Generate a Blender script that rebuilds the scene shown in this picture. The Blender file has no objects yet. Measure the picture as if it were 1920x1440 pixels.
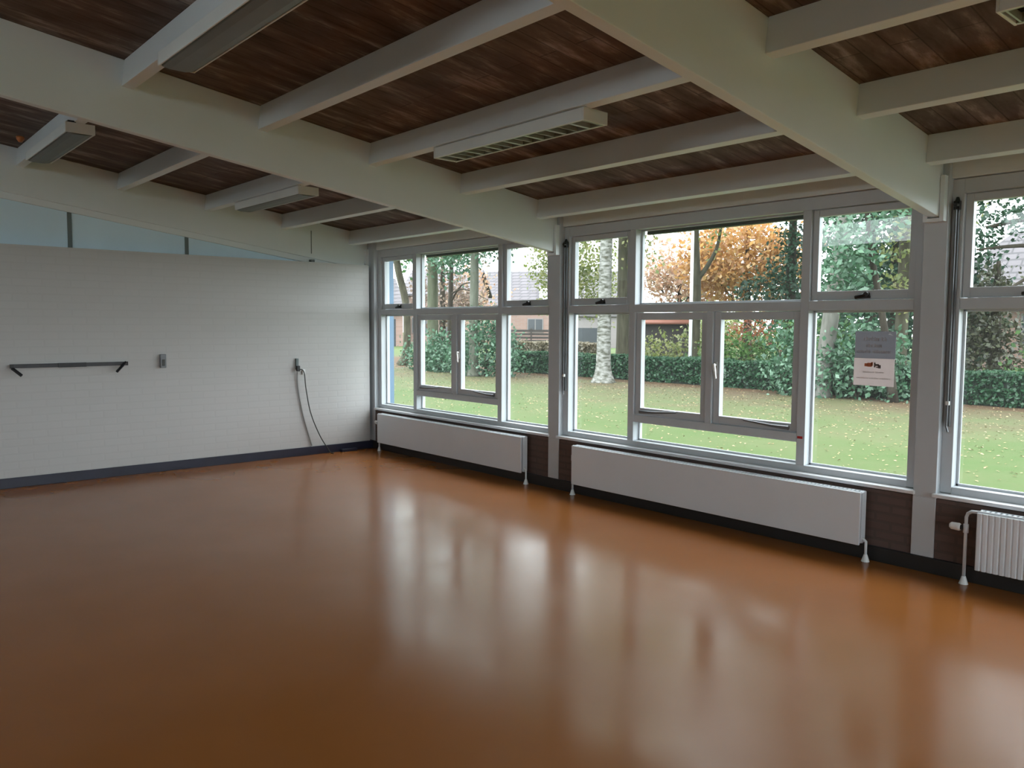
import bpy, bmesh, math, random
import numpy as np
from mathutils import Vector, Matrix

random.seed(7)
S = bpy.context.scene
COL = S.collection
FZ = -0.03            # interior floor level
GZ = -0.15            # garden level
SLOPE = 0.1398        # roof rises away from the windows
XB = [-0.1347, 3.4008, 6.9363]      # main beams / posts
BAY = 3.5355
PW = 0.146
OUT = .43             # darkens garden colours to balance the high interior exposure
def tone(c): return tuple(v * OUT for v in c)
P0, DP = -0.2823, 0.9138
XR, YB = 14.0, -8.4   # right wall, back wall

# ------------------------------------------------------------------ materials
def new_mat(name):
    m = bpy.data.materials.new(name); m.use_nodes = True
    nt = m.node_tree; nt.nodes.clear()
    out = nt.nodes.new('ShaderNodeOutputMaterial')
    return m, nt, out

def N(nt, kind, **kw):
    n = nt.nodes.new(kind)
    for k, v in kw.items():
        if k in n.inputs.keys() if hasattr(n.inputs, 'keys') else False:
            n.inputs[k].default_value = v
        else:
            setattr(n, k, v)
    return n

def ramp(nt, stops, interp='LINEAR'):
    r = nt.nodes.new('ShaderNodeValToRGB'); r.color_ramp.interpolation = interp
    e = r.color_ramp.elements
    while len(e) < len(stops): e.new(0.5)
    for i, (p, c) in enumerate(stops):
        e[i].position = p; e[i].color = (*c, 1)
    return r

def coords(nt, scale=(1, 1, 1), rot=(0, 0, 0)):
    g = nt.nodes.new('ShaderNodeNewGeometry')
    mp = nt.nodes.new('ShaderNodeMapping')
    mp.inputs['Scale'].default_value = scale; mp.inputs['Rotation'].default_value = rot
    nt.links.new(g.outputs['Position'], mp.inputs['Vector'])
    return mp.outputs['Vector']

def principled(nt, out, rough=.5, spec=.5, metallic=0.0):
    p = nt.nodes.new('ShaderNodeBsdfPrincipled')
    p.inputs['Roughness'].default_value = rough
    p.inputs['Specular IOR Level'].default_value = spec
    p.inputs['Metallic'].default_value = metallic
    nt.links.new(p.outputs[0], out.inputs[0])
    return p

def paint(name, col, rough=.5, var=.05, scale=3.0, spec=.5, metallic=0.0, bump=0.0, bscale=40):
    """painted surface with a faint uneven tone"""
    m, nt, out = new_mat(name)
    p = principled(nt, out, rough, spec, metallic)
    nz = nt.nodes.new('ShaderNodeTexNoise'); nz.inputs['Scale'].default_value = scale
    nz.inputs['Detail'].default_value = 4
    nt.links.new(coords(nt), nz.inputs['Vector'])
    lo = tuple(max(0, c * (1 - var)) for c in col); hi = tuple(min(1, c * (1 + var)) for c in col)
    r = ramp(nt, [(.3, lo), (.7, hi)])
    nt.links.new(nz.outputs['Fac'], r.inputs['Fac']); nt.links.new(r.outputs['Color'], p.inputs['Base Color'])
    if bump:
        n2 = nt.nodes.new('ShaderNodeTexNoise'); n2.inputs['Scale'].default_value = bscale
        nt.links.new(coords(nt), n2.inputs['Vector'])
        b = nt.nodes.new('ShaderNodeBump'); b.inputs['Strength'].default_value = bump; b.inputs['Distance'].default_value = .02
        nt.links.new(n2.outputs['Fac'], b.inputs['Height']); nt.links.new(b.outputs[0], p.inputs['Normal'])
    return m

def brick(name, c1, c2, mortar, plane='yz', bw=.21, bh=.065, ms=.012, rough=.7, bump=.3, spec=.3):
    m, nt, out = new_mat(name)
    p = principled(nt, out, rough, spec)
    g = nt.nodes.new('ShaderNodeNewGeometry'); sx = nt.nodes.new('ShaderNodeSeparateXYZ'); cx = nt.nodes.new('ShaderNodeCombineXYZ')
    nt.links.new(g.outputs['Position'], sx.inputs[0])
    nt.links.new(sx.outputs['Y' if plane == 'yz' else 'X'], cx.inputs['X'])
    nt.links.new(sx.outputs['Z'], cx.inputs['Y'])
    b = nt.nodes.new('ShaderNodeTexBrick')
    b.inputs['Scale'].default_value = 1; b.inputs['Brick Width'].default_value = bw; b.inputs['Row Height'].default_value = bh
    b.inputs['Mortar Size'].default_value = ms; b.inputs['Mortar Smooth'].default_value = .4
    b.inputs['Color1'].default_value = (*c1, 1); b.inputs['Color2'].default_value = (*c2, 1); b.inputs['Mortar'].default_value = (*mortar, 1)
    nt.links.new(cx.outputs[0], b.inputs['Vector'])
    nt.links.new(b.outputs['Color'], p.inputs['Base Color'])
    bp = nt.nodes.new('ShaderNodeBump'); bp.inputs['Strength'].default_value = bump; bp.inputs['Distance'].default_value = .006; bp.invert = True
    nt.links.new(b.outputs['Fac'], bp.inputs['Height']); nt.links.new(bp.outputs[0], p.inputs['Normal'])
    return m

def floor_mat():
    m, nt, out = new_mat('orange_linoleum')
    p = principled(nt, out, .2, .5); p.inputs['IOR'].default_value = 1.36
    n1 = nt.nodes.new('ShaderNodeTexNoise'); n1.inputs['Scale'].default_value = 1.6; n1.inputs['Detail'].default_value = 3; n1.inputs['Roughness'].default_value = .5
    nt.links.new(coords(nt, (1, 1, 1)), n1.inputs['Vector'])
    r = ramp(nt, [(.25, FLOOR[0]), (.75, FLOOR[1])])
    nt.links.new(n1.outputs['Fac'], r.inputs['Fac']); nt.links.new(r.outputs['Color'], p.inputs['Base Color'])
    n2 = nt.nodes.new('ShaderNodeTexNoise'); n2.inputs['Scale'].default_value = 1.3; n2.inputs['Detail'].default_value = 5
    nt.links.new(coords(nt), n2.inputs['Vector'])
    r2 = ramp(nt, [(.3, (.15,) * 3), (.7, (.25,) * 3)])
    nt.links.new(n2.outputs['Fac'], r2.inputs['Fac']); nt.links.new(r2.outputs['Color'], p.inputs['Roughness'])
    return m

def plank_mat():
    m, nt, out = new_mat('dark_stained_planks')
    p = principled(nt, out, .75, .2)
    n1 = nt.nodes.new('ShaderNodeTexNoise'); n1.inputs['Scale'].default_value = 1.0; n1.inputs['Detail'].default_value = 8; n1.inputs['Roughness'].default_value = .65
    nt.links.new(coords(nt, (8, 1.9, 1)), n1.inputs['Vector'])
    r = ramp(nt, [(.28, PLANK[0]), (.55, PLANK[1]), (.8, PLANK[2])])
    nt.links.new(n1.outputs['Fac'], r.inputs['Fac'])
    # board to board difference
    b = nt.nodes.new('ShaderNodeTexBrick'); b.offset = .37
    b.inputs['Scale'].default_value = 1; b.inputs['Brick Width'].default_value = 2.4; b.inputs['Row Height'].default_value = .14
    b.inputs['Mortar Size'].default_value = .004
    b.inputs['Color1'].default_value = (.8, .8, .8, 1); b.inputs['Color2'].default_value = (1.2, 1.17, 1.14, 1); b.inputs['Mortar'].default_value = (.55, .55, .55, 1)
    nt.links.new(coords(nt, (1, 1, 1), (0, 0, math.pi / 2)), b.inputs['Vector'])
    mx = nt.nodes.new('ShaderNodeMix'); mx.data_type = 'RGBA'; mx.blend_type = 'MULTIPLY'; mx.inputs['Factor'].default_value = 1
    nt.links.new(r.outputs['Color'], mx.inputs['A']); nt.links.new(b.outputs['Color'], mx.inputs['B'])
    nt.links.new(mx.outputs['Result'], p.inputs['Base Color'])
    return m

def glass_mat():
    m, nt, out = new_mat('window_glass')
    t = nt.nodes.new('ShaderNodeBsdfTransparent'); t.inputs['Color'].default_value = (.97, .985, .98, 1)
    g = nt.nodes.new('ShaderNodeBsdfGlossy'); g.inputs['Roughness'].default_value = 0.0
    # reflectance of a pane, the same from both of its sides
    ge = nt.nodes.new('ShaderNodeNewGeometry')
    dt = nt.nodes.new('ShaderNodeVectorMath'); dt.operation = 'DOT_PRODUCT'
    nt.links.new(ge.outputs['Normal'], dt.inputs[0]); nt.links.new(ge.outputs['Incoming'], dt.inputs[1])
    prev = dt.outputs['Value']
    for op, val, first in (('ABSOLUTE', 0, True), ('SUBTRACT', 1.0, False), ('POWER', 5.0, True), ('MULTIPLY_ADD', .5, True)):
        q = nt.nodes.new('ShaderNodeMath'); q.operation = op
        if first:
            nt.links.new(prev, q.inputs[0]); q.inputs[1].default_value = val
        else:
            q.inputs[0].default_value = val; nt.links.new(prev, q.inputs[1])
        if op == 'MULTIPLY_ADD': q.inputs[2].default_value = .03
        prev = q.outputs[0]
    veil = nt.nodes.new('ShaderNodeBsdfTranslucent'); veil.inputs['Color'].default_value = (.95, .95, .95, 1)   # faint veil, imitates haze over the outdoor view
    md = nt.nodes.new('ShaderNodeMixShader'); md.inputs[0].default_value = .004
    nt.links.new(t.outputs[0], md.inputs[1]); nt.links.new(veil.outputs[0], md.inputs[2])
    mx = nt.nodes.new('ShaderNodeMixShader')
    nt.links.new(prev, mx.inputs[0]); nt.links.new(md.outputs[0], mx.inputs[1]); nt.links.new(g.outputs[0], mx.inputs[2])
    nt.links.new(mx.outputs[0], out.inputs[0])
    return m

def leaf_mat(name, cols, trans=.35, gloss=.12):
    """leaves: colour differs from leaf to leaf"""
    m, nt, out = new_mat(name)
    g = nt.nodes.new('ShaderNodeNewGeometry')
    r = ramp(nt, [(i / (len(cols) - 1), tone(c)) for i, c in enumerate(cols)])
    nt.links.new(g.outputs['Random Per Island'], r.inputs['Fac'])
    d = nt.nodes.new('ShaderNodeBsdfDiffuse'); t = nt.nodes.new('ShaderNodeBsdfTranslucent'); gl = nt.nodes.new('ShaderNodeBsdfGlossy')
    gl.inputs['Roughness'].default_value = .45
    nt.links.new(r.outputs['Color'], d.inputs['Color']); nt.links.new(r.outputs['Color'], t.inputs['Color'])
    m1 = nt.nodes.new('ShaderNodeMixShader'); m1.inputs[0].default_value = trans
    m2 = nt.nodes.new('ShaderNodeMixShader'); m2.inputs[0].default_value = gloss
    nt.links.new(d.outputs[0], m1.inputs[1]); nt.links.new(t.outputs[0], m1.inputs[2])
    nt.links.new(m1.outputs[0], m2.inputs[1]); nt.links.new(gl.outputs[0], m2.inputs[2])
    nt.links.new(m2.outputs[0], out.inputs[0])
    return m

def bark_mat(name, c1, c2, scale=(6, 6, 1.5)):
    m, nt, out = new_mat(name)
    p = principled(nt, out, .85, .2)
    n = nt.nodes.new('ShaderNodeTexNoise'); n.inputs['Scale'].default_value = 1.5; n.inputs['Detail'].default_value = 8
    nt.links.new(coords(nt, scale), n.inputs['Vector'])
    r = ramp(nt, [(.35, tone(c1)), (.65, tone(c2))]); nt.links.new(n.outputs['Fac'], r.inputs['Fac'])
    nt.links.new(r.outputs['Color'], p.inputs['Base Color'])
    b = nt.nodes.new('ShaderNodeBump'); b.inputs['Strength'].default_value = .5; b.inputs['Distance'].default_value = .05
    nt.links.new(n.outputs['Fac'], b.inputs['Height']); nt.links.new(b.outputs[0], p.inputs['Normal'])
    return m

def lawn_mat():
    m, nt, out = new_mat('autumn_lawn')
    p = principled(nt, out, .95, .1)
    n1 = nt.nodes.new('ShaderNodeTexNoise'); n1.inputs['Scale'].default_value = .45; n1.inputs['Detail'].default_value = 7; n1.inputs['Roughness'].default_value = .6
    nt.links.new(coords(nt), n1.inputs['Vector'])
    n2 = nt.nodes.new('ShaderNodeTexNoise'); n2.inputs['Scale'].default_value = 7; n2.inputs['Detail'].default_value = 10; n2.inputs['Roughness'].default_value = .75
    nt.links.new(coords(nt), n2.inputs['Vector'])
    # leaf litter grows towards the hedge under the trees
    g = nt.nodes.new('ShaderNodeNewGeometry'); s = nt.nodes.new('ShaderNodeSeparateXYZ')
    nt.links.new(g.outputs['Position'], s.inputs[0])
    mr = nt.nodes.new('ShaderNodeMapRange'); mr.inputs['From Min'].default_value = 6.0; mr.inputs['From Max'].default_value = 13.9
    nt.links.new(s.outputs['Y'], mr.inputs['Value'])
    mr2 = nt.nodes.new('ShaderNodeMapRange'); mr2.inputs['From Min'].default_value = 16; mr2.inputs['From Max'].default_value = 19
    mr2.inputs['To Min'].default_value = 1; mr2.inputs['To Max'].default_value = 0
    nt.links.new(s.outputs['Y'], mr2.inputs['Value'])
    mu = nt.nodes.new('ShaderNodeMath'); mu.operation = 'MULTIPLY'
    nt.links.new(mr.outputs[0], mu.inputs[0]); nt.links.new(mr2.outputs[0], mu.inputs[1])
    ad = nt.nodes.new('ShaderNodeMath'); ad.operation = 'MULTIPLY_ADD'; ad.inputs[1].default_value = .50; ad.inputs[2].default_value = -.32
    nt.links.new(mu.outputs[0], ad.inputs[0])
    lt = nt.nodes.new('ShaderNodeMapRange'); lt.inputs['From Min'].default_value = 13.0; lt.inputs['From Max'].default_value = 13.8; lt.inputs['To Max'].default_value = .55
    nt.links.new(s.outputs['Y'], lt.inputs['Value'])
    lm = nt.nodes.new('ShaderNodeMath'); lm.operation = 'MULTIPLY_ADD'
    nt.links.new(lt.outputs[0], lm.inputs[0]); nt.links.new(mr2.outputs[0], lm.inputs[1]); nt.links.new(ad.outputs[0], lm.inputs[2])
    ad = lm
    ad2 = nt.nodes.new('ShaderNodeMath'); ad2.operation = 'ADD'
    nt.links.new(ad.outputs[0], ad2.inputs[0]); nt.links.new(n1.outputs['Fac'], ad2.inputs[1])
    ad3 = nt.nodes.new('ShaderNodeMath'); ad3.operation = 'MULTIPLY_ADD'; ad3.inputs[1].default_value = .42
    nt.links.new(n2.outputs['Fac'], ad3.inputs[0]); nt.links.new(ad2.outputs[0], ad3.inputs[2])
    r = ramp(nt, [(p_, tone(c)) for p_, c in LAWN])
    nt.links.new(ad3.outputs[0], r.inputs['Fac']); nt.links.new(r.outputs['Color'], p.inputs['Base Color'])
    return m

FLOOR = [(.305, .111, .027), (.335, .124, .033)]
PLANK = [(.06, .036, .028), (.16, .115, .095), (.52, .45, .41)]
LAWN = [(.25, (.11, .18, .058)), (.55, (.16, .195, .085)), (.8, (.175, .15, .082)), (1.0, (.17, .11, .065))]

M = {}
M['floor'] = floor_mat()
M['planks'] = plank_mat()
M['glass'] = glass_mat()
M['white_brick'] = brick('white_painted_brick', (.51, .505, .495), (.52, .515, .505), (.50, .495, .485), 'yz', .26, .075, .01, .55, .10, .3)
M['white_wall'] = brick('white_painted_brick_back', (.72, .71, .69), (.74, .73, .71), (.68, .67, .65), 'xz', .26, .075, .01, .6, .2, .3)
M['brown_brick'] = brick('brown_brick', (.115, .08, .07), (.13, .09, .08), (.10, .075, .067), 'xz', .21, .062, .012, .8, .25, .2)
M['cream'] = paint('cream_gloss_paint', (.74, .75, .72), .38, .03, 2.0, .5)
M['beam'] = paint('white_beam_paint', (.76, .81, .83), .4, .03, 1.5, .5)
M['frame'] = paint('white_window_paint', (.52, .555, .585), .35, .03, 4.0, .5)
M['sill'] = paint('grey_white_sill_paint', (.72, .74, .76), .3, .03, 4.0, .5)
M['navy'] = paint('navy_baseboard_paint', (.012, .013, .03), .4, .2, 4.0)
M['black'] = paint('black_baseboard_paint', (.012, .011, .011), .45, .2, 4.0)
M['blue_panel'] = paint('pale_blue_panel', (.68, .85, .97), .45, .05, 1.2)
M['strip'] = paint('grey_green_strip', (.13, .16, .16), .5, .1, 3.0)
M['radiator'] = paint('white_radiator_enamel', (.70, .75, .80), .35, .02, 3.0, .5)
M['radiator_dark'] = paint('radiator_grille', (.20, .20, .20), .5, .05, 5.0)
M['chrome'] = paint('chromed_metal', (.6, .6, .6), .25, .03, 9.0, .5, 1.0)
M['white_plastic'] = paint('white_plastic', (.75, .77, .77), .35, .02, 9.0)
M['black_metal'] = paint('black_powder_coat', (.012, .012, .014), .45, .2, 20.0)
M['dark_metal'] = paint('anthracite_rail', (.035, .035, .04), .45, .15, 20.0)
M['grey_metal'] = paint('grey_metal', (.17, .18, .19), .4, .1, 9.0, .5, .3)
M['dark_plastic'] = paint('dark_grey_plastic', (.05, .055, .05), .5, .1, 9.0)
M['light_plastic'] = paint('fixture_white_enamel', (.76, .79, .77), .35, .03, 5.0)
M['louver'] = paint('louver_metal', (.38, .40, .35), .35, .05, 5.0, .5, .3)
M['diffuser'] = paint('grey_green_diffuser', (.13, .14, .12), .4, .06, 5.0)
M['lamp_dark'] = paint('fixture_inside', (.10, .11, .09), .6, .1, 5.0)
M['silver'] = paint('silver_handle', (.72, .70, .68), .25, .03, 9.0, .5, .6)
def paper(name, col):
    m, nt, out = new_mat(name)
    nz = nt.nodes.new('ShaderNodeTexNoise'); nz.inputs['Scale'].default_value = 20
    nt.links.new(coords(nt), nz.inputs['Vector'])
    r = ramp(nt, [(.3, tuple(c * .96 for c in col)), (.7, col)]); nt.links.new(nz.outputs['Fac'], r.inputs['Fac'])
    d = nt.nodes.new('ShaderNodeBsdfDiffuse'); t = nt.nodes.new('ShaderNodeBsdfTranslucent')
    nt.links.new(r.outputs['Color'], d.inputs['Color']); nt.links.new(r.outputs['Color'], t.inputs['Color'])
    mx = nt.nodes.new('ShaderNodeMixShader'); mx.inputs[0].default_value = .45
    nt.links.new(d.outputs[0], mx.inputs[1]); nt.links.new(t.outputs[0], mx.inputs[2]); nt.links.new(mx.outputs[0], out.inputs[0])
    return m
M['paper'] = paper('poster_paper', (.68, .62, .615)); M['poster_orange'] = paper('poster_orange_print', (.70, .30, .17)); M['poster_dark'] = paper('poster_dark_print', (.22, .19, .18)); M['poster_faint'] = paper('poster_faint_print', (.58, .53, .52))
M['poster_grey'] = paper('poster_grey_print', (.36, .36, .39))
M['poster_text'] = paper('poster_pale_print', (.60, .57, .58)); M['garage_roof'] = paint('garage_roofing', (.09, .085, .085), .8)
M['garage_wall'] = paint('garage_render', (.16, .145, .14), .8, .05)
M['house_trim'] = paint('house_trim', (.16, .15, .145), .6)
M['red'] = paint('red_plastic', (.45, .02, .02), .4, .1, 9.0)
M['spot_orange'] = paint('orange_spot_paint', (.55, .18, .05), .4, .1, 9.0)
M['blue_paint'] = paint('blue_outdoor_paint', (.11, .19, .29), .5, .05, 2.0)
M['lawn'] = lawn_mat()

# ------------------------------------------------------------------ mesh helpers
def box(bm, x0, x1, y0, y1, z0, z1, T=None):
    vs = [bm.verts.new((x, y, z)) for x in (x0, x1) for y in (y0, y1) for z in (z0, z1)]
    if T is not None:
        for v in vs: v.co = T @ v.co
    for f in ((0, 1, 3, 2), (4, 6, 7, 5), (0, 4, 5, 1), (2, 3, 7, 6), (0, 2, 6, 4), (1, 5, 7, 3)):
        bm.faces.new([vs[i] for i in f])
    return vs

def prism(bm, a, b):
    """closed solid between two matching point loops"""
    va = [bm.verts.new(p) for p in a]; vb = [bm.verts.new(p) for p in b]
    n = len(a)
    bm.faces.new(va[::-1]); bm.faces.new(vb)
    for i in range(n): bm.faces.new((va[i], va[(i + 1) % n], vb[(i + 1) % n], vb[i]))

def tube(bm, pts, radii, seg=10):
    pts = [Vector(p) for p in pts]
    if not hasattr(radii, '__len__'): radii = [radii] * len(pts)
    rings = []
    u = None
    for i, p in enumerate(pts):
        d = (pts[min(i + 1, len(pts) - 1)] - pts[max(i - 1, 0)]).normalized()
        if u is None:
            u = d.cross(Vector((0, 0, 1)))
            if u.length < 1e-3: u = d.cross(Vector((0, 1, 0)))
        u = (u - d * u.dot(d)).normalized(); w = d.cross(u)
        rings.append([bm.verts.new(p + (u * math.cos(a) + w * math.sin(a)) * radii[i]) for a in [2 * math.pi * k / seg for k in range(seg)]])
    for r1, r2 in zip(rings, rings[1:]):
        for k in range(seg): bm.faces.new((r1[k], r1[(k + 1) % seg], r2[(k + 1) % seg], r2[k]))
    bm.faces.new(rings[0][::-1]); bm.faces.new(rings[-1])

def cyl(bm, p0, p1, r, seg=14): tube(bm, [p0, p1], r, seg)

ORIGIN = {}
def obj(name, bm, mat, parent=None, bevel=0.0, smooth=False, mats=None):
    """links a bmesh built in world coordinates as ONE object, origin at its base or at its parent's base"""
    bmesh.ops.recalc_face_normals(bm, faces=bm.faces)
    if parent is not None:
        o0 = ORIGIN[parent]
    else:
        xs = [v.co.x for v in bm.verts]; ys = [v.co.y for v in bm.verts]; zs = [v.co.z for v in bm.verts]
        o0 = Vector(((min(xs) + max(xs)) / 2, (min(ys) + max(ys)) / 2, min(zs)))
    bmesh.ops.translate(bm, verts=bm.verts, vec=-o0)
    me = bpy.data.meshes.new(name); bm.to_mesh(me); bm.free()
    for mm in (mats or [mat]): me.materials.append(mm)
    o = bpy.data.objects.new(name, me); COL.objects.link(o)
    ORIGIN[o] = o0
    if parent is not None: o.parent = parent
    else: o.location = o0
    if smooth:
        for p in me.polygons: p.use_smooth = True
    if bevel:
        b = o.modifiers.new('edge', 'BEVEL'); b.width = bevel; b.segments = 2; b.limit_method = 'ANGLE'; b.angle_limit = math.radians(50)
    return o

def B(): return bmesh.new()
def bx(name, mat, parent, *dims, bevel=.003, T=None):
    bm = B(); box(bm, *dims, T=T); return obj(name, bm, mat, parent, bevel)

def thing(name, label, cat, loc, group=None):
    o = bpy.data.objects.new(name, None); COL.objects.link(o)
    o.empty_display_size = .1
    o.location = loc; ORIGIN[o] = Vector(loc)
    return tag(o, label, cat, group)

def tag(o, label, cat, group=None, kind=None):
    o['label'] = label; o['category'] = cat
    if group: o['group'] = group
    if kind: o['kind'] = kind
    return o

def struct(o, label=None):
    o['kind'] = 'structure'
    if label: o['label'] = label
    return o

def struct_empty(name, loc, label=None):
    o = bpy.data.objects.new(name, None); COL.objects.link(o); o.empty_display_size = .1
    o.location = loc; ORIGIN[o] = Vector(loc)
    return struct(o, label)

# ------------------------------------------------------------------ room shell
bm = B(); box(bm, -.25, XR + .2, YB - .2, .2, FZ - .25, FZ)
struct(obj('floor', bm, M['floor']), 'glossy orange brown linoleum floor')

def roofz(y, z0): return z0 - SLOPE * y
bm = B()
y0, y1 = YB - .25, .55
prism(bm, [(-.5, y0, roofz(y0, 2.746)), (-.5, y1, roofz(y1, 2.746)), (-.5, y1, roofz(y1, 2.90)), (-.5, y0, roofz(y0, 2.90))],
          [(XR + .3, y0, roofz(y0, 2.746)), (XR + .3, y1, roofz(y1, 2.746)), (XR + .3, y1, roofz(y1, 2.90)), (XR + .3, y0, roofz(y0, 2.90))])
struct(obj('ceiling', bm, M['planks']), 'sloping ceiling of dark stained planks')

# left wall: thick white masonry with a ledge, pale blue panels above it
bm = B(); box(bm, -.22, 0.0, YB, -.045, FZ, 2.3492)
wl = struct(obj('wall_left', bm, M['white_brick']), 'white painted brick wall, lower part of the left wall')
bm = B()
prism(bm, [(-.30, YB, 2.30), (-.18, YB, 2.30), (-.18, YB, roofz(YB, 2.3)), (-.30, YB, roofz(YB, 2.3))],
          [(-.30, -.05, 2.30), (-.18, -.05, 2.30), (-.18, -.05, 2.305), (-.30, -.05, 2.305)])
obj('blue_panel', bm, M['blue_panel'], wl)['label'] = 'pale blue panel above the brick ledge'
for y in (-5.82, -4.643, -3.465, -2.288):
    bm = B(); box(bm, -.182, -.172, y - .02, y + .02, 2.355, roofz(y, 2.24))
    obj('panel_strip', bm, M['strip'], wl)
bm = B()   # sloping batten under the wall beam
prism(bm, [(-.24, YB, roofz(YB, 2.235)), (-.135, YB, roofz(YB, 2.235)), (-.135, YB, roofz(YB, 2.34)), (-.24, YB, roofz(YB, 2.34))],
          [(-.24, -.05, roofz(-.05, 2.235)), (-.135, -.05, roofz(-.05, 2.235)), (-.135, -.05, roofz(-.05, 2.34)), (-.24, -.05, roofz(-.05, 2.34))])
obj('sloped_batten', bm, M['beam'], wl)
bm = B(); box(bm, -.5, -.32, YB - .2, .1, FZ, 4.2)
struct(obj('wall_left_outer', bm, M['cream']))

bm = B(); box(bm, -.02, .013, YB, -.005, FZ, .0714)
struct(obj('baseboard_left', bm, M['navy'], bevel=.003))
bm = B(); box(bm, .014, XR, -.014, .03, FZ, .0714)
struct(obj('baseboard_front', bm, M['black'], bevel=.003))
bm = B(); box(bm, -.2, XR + .2, .012, .22, FZ - .2, .468)
struct(obj('wall_front', bm, M['brown_brick']), 'dark brown brick parapet under the windows')
# walls behind the camera
bm = B(); box(bm, -.5, XR + .3, YB - .2, YB, FZ, 3.0); box(bm, -.5, XR + .3, YB - .2, YB, 3.62, 3.90)
for a, b in ((-.5, 1.0), (3.6, 4.5), (7.1, XR + .3)): box(bm, a, b, YB - .2, YB, 3.0, 3.62)
struct(obj('wall_back', bm, M['white_wall']))
bm = B(); box(bm, XR, XR + .2, YB, .2, FZ, .6); box(bm, XR, XR + .2, YB, .2, 2.45, 4.2)
box(bm, XR, XR + .2, YB, -7.6, .6, 2.45); box(bm, XR, XR + .2, -.8, .2, .6, 2.45)
struct(obj('wall_right', bm, M['white_wall']))
wr = struct_empty('window_8', (XR + .1, -4.2, .6))  # unseen window, added so daylight brightens the beam sides
bm = B()
for a, b, c, e in ((-7.6, -.8, .6, .67), (-7.6, -.8, 2.38, 2.45), (-7.6, -7.53, .67, 2.38), (-.87, -.8, .67, 2.38), (-4.23, -4.17, .67, 2.38)): box(bm, XR + .05, XR + .15, a, b, c, e)
obj('window_frame', bm, M['frame'], wr)
for a, b in ((-7.53, -4.23), (-4.17, -.87)):
    bm = B(); box(bm, XR + .10, XR + .105, a, b, .67, 2.38); obj('pane', bm, M['glass'], wr)

def added_clerestory(i, x0, x1):  # high window out of view, added for more daylight from behind
    w = struct_empty('window_%d' % i, ((x0 + x1) / 2, YB, 3.0))
    z0, z1 = 3.0, 3.62
    bm = B()
    for (a, b, c, e) in ((x0, x1, z0, z0 + .06), (x0, x1, z1 - .06, z1), (x0, x0 + .06, z0 + .06, z1 - .06), (x1 - .06, x1, z0 + .06, z1 - .06)):
        box(bm, a, b, YB - .15, YB - .05, c, e)
    obj('window_frame', bm, M['frame'], w)
    bm = B(); box(bm, x0 + .06, x1 - .06, YB - .105, YB - .099, z0 + .06, z1 - .06)
    obj('pane', bm, M['glass'], w)
for i in range(2): added_clerestory(5 + i, 1.0 + i * 3.5, 3.6 + i * 3.5)
# ------------------------------------------------------------------ posts and beams
POSTL = ['white corner post between the white brick wall and the first window',
         'white post with a beam shoe between the left and the middle window bay',
         'white post with a beam shoe between the middle and the right window bay']
for i, xc in enumerate(XB):
    t = thing('post', POSTL[i], 'post', (xc, .08, FZ), 'posts of the window wall')
    xr = xc + PW / 2 if i else .05
    bm = B(); box(bm, xc - PW / 2, xr, 0.0, .17, .4685, 2.70); box(bm, xc - PW / 2, xr, 0.0, .0115, .072, .4685)
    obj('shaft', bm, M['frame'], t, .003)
    bm = B()
    zb = 2.272 if i else 2.36
    a = .064
    box(bm, xc - a, xc - .036, -.05, -.0005, zb, 2.56); box(bm, xc + .036, xc + a, -.05, -.0005, zb, 2.56)
    box(bm, xc - .036, xc + .036, -.05, -.0005, zb, zb + .022)
    obj('beam_shoe', bm, M['beam'], t, .002)
    if i == 0:
        t['label'] = POSTL[0]

BEAML = ['white main roof beam lying along the left wall above the blue panels',
         'white main roof beam crossing to the post between left and middle window',
         'white main roof beam nearest the camera, ending at the right-hand post']
for i, xc in enumerate(XB):
    bm = B(); w = .0336
    def loop(x):
        ya, yb = YB, -.004
        return [(x, ya, roofz(ya, 2.299)), (x, yb, roofz(yb, 2.2955)), (x, yb, roofz(yb, 2.744)), (x, ya, roofz(ya, 2.744))]
    prism(bm, loop(xc - w), loop(xc + w))
    tag(obj('main_beam', bm, M['beam'], bevel=.004), BEAML[i], 'beam', 'main roof beams')

ORD = ['nearest the windows', 'second from the windows', 'third from the windows', 'fourth from the windows', 'fifth from the windows']
BAYN = ['far left bay', 'middle bay', 'right-hand bay']
ang = -math.atan(SLOPE)
for b in range(3):
    x0 = XB[b] + .034; x1 = (XB[b + 1] - .034) if b < 2 else 10.44
    for k in range(5 if b < 2 else 3):
        y = P0 - k * DP
        T = Matrix.Translation((0, y, roofz(y, 2.5685))) @ Matrix.Rotation(ang, 4, 'X')
        bm = B(); box(bm, x0, x1, 0, .072, 0, .176, T=T)
        extra = {2: ', light hung under it', 4: ', light hung under it'}.get(k, '')
        tag(obj('purlin', bm, M['beam'], bevel=.003), 'white purlin of the %s, %s%s' % (BAYN[b], ORD[k], extra), 'purlin', 'purlins of the ' + BAYN[b])

# boards over the windows
spans = [(.05, XB[1] - PW / 2), (XB[1] + PW / 2, XB[2] - PW / 2), (XB[2] + PW / 2, XB[2] + BAY - PW / 2), (XB[2] + BAY + PW / 2, XR)]
for i, (xa, xb) in enumerate(spans):
    bm = B(); box(bm, xa, xb, .035, .19, 2.545, 2.733)
    struct(obj('trim_%d' % (i + 1), bm, M['cream'], bevel=.002))
bm = B(); box(bm, XB[2] + BAY - PW / 2, XB[2] + BAY + PW / 2, 0, .17, .072, 2.70)
struct(obj('trim_5', bm, M['frame']))

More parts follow.
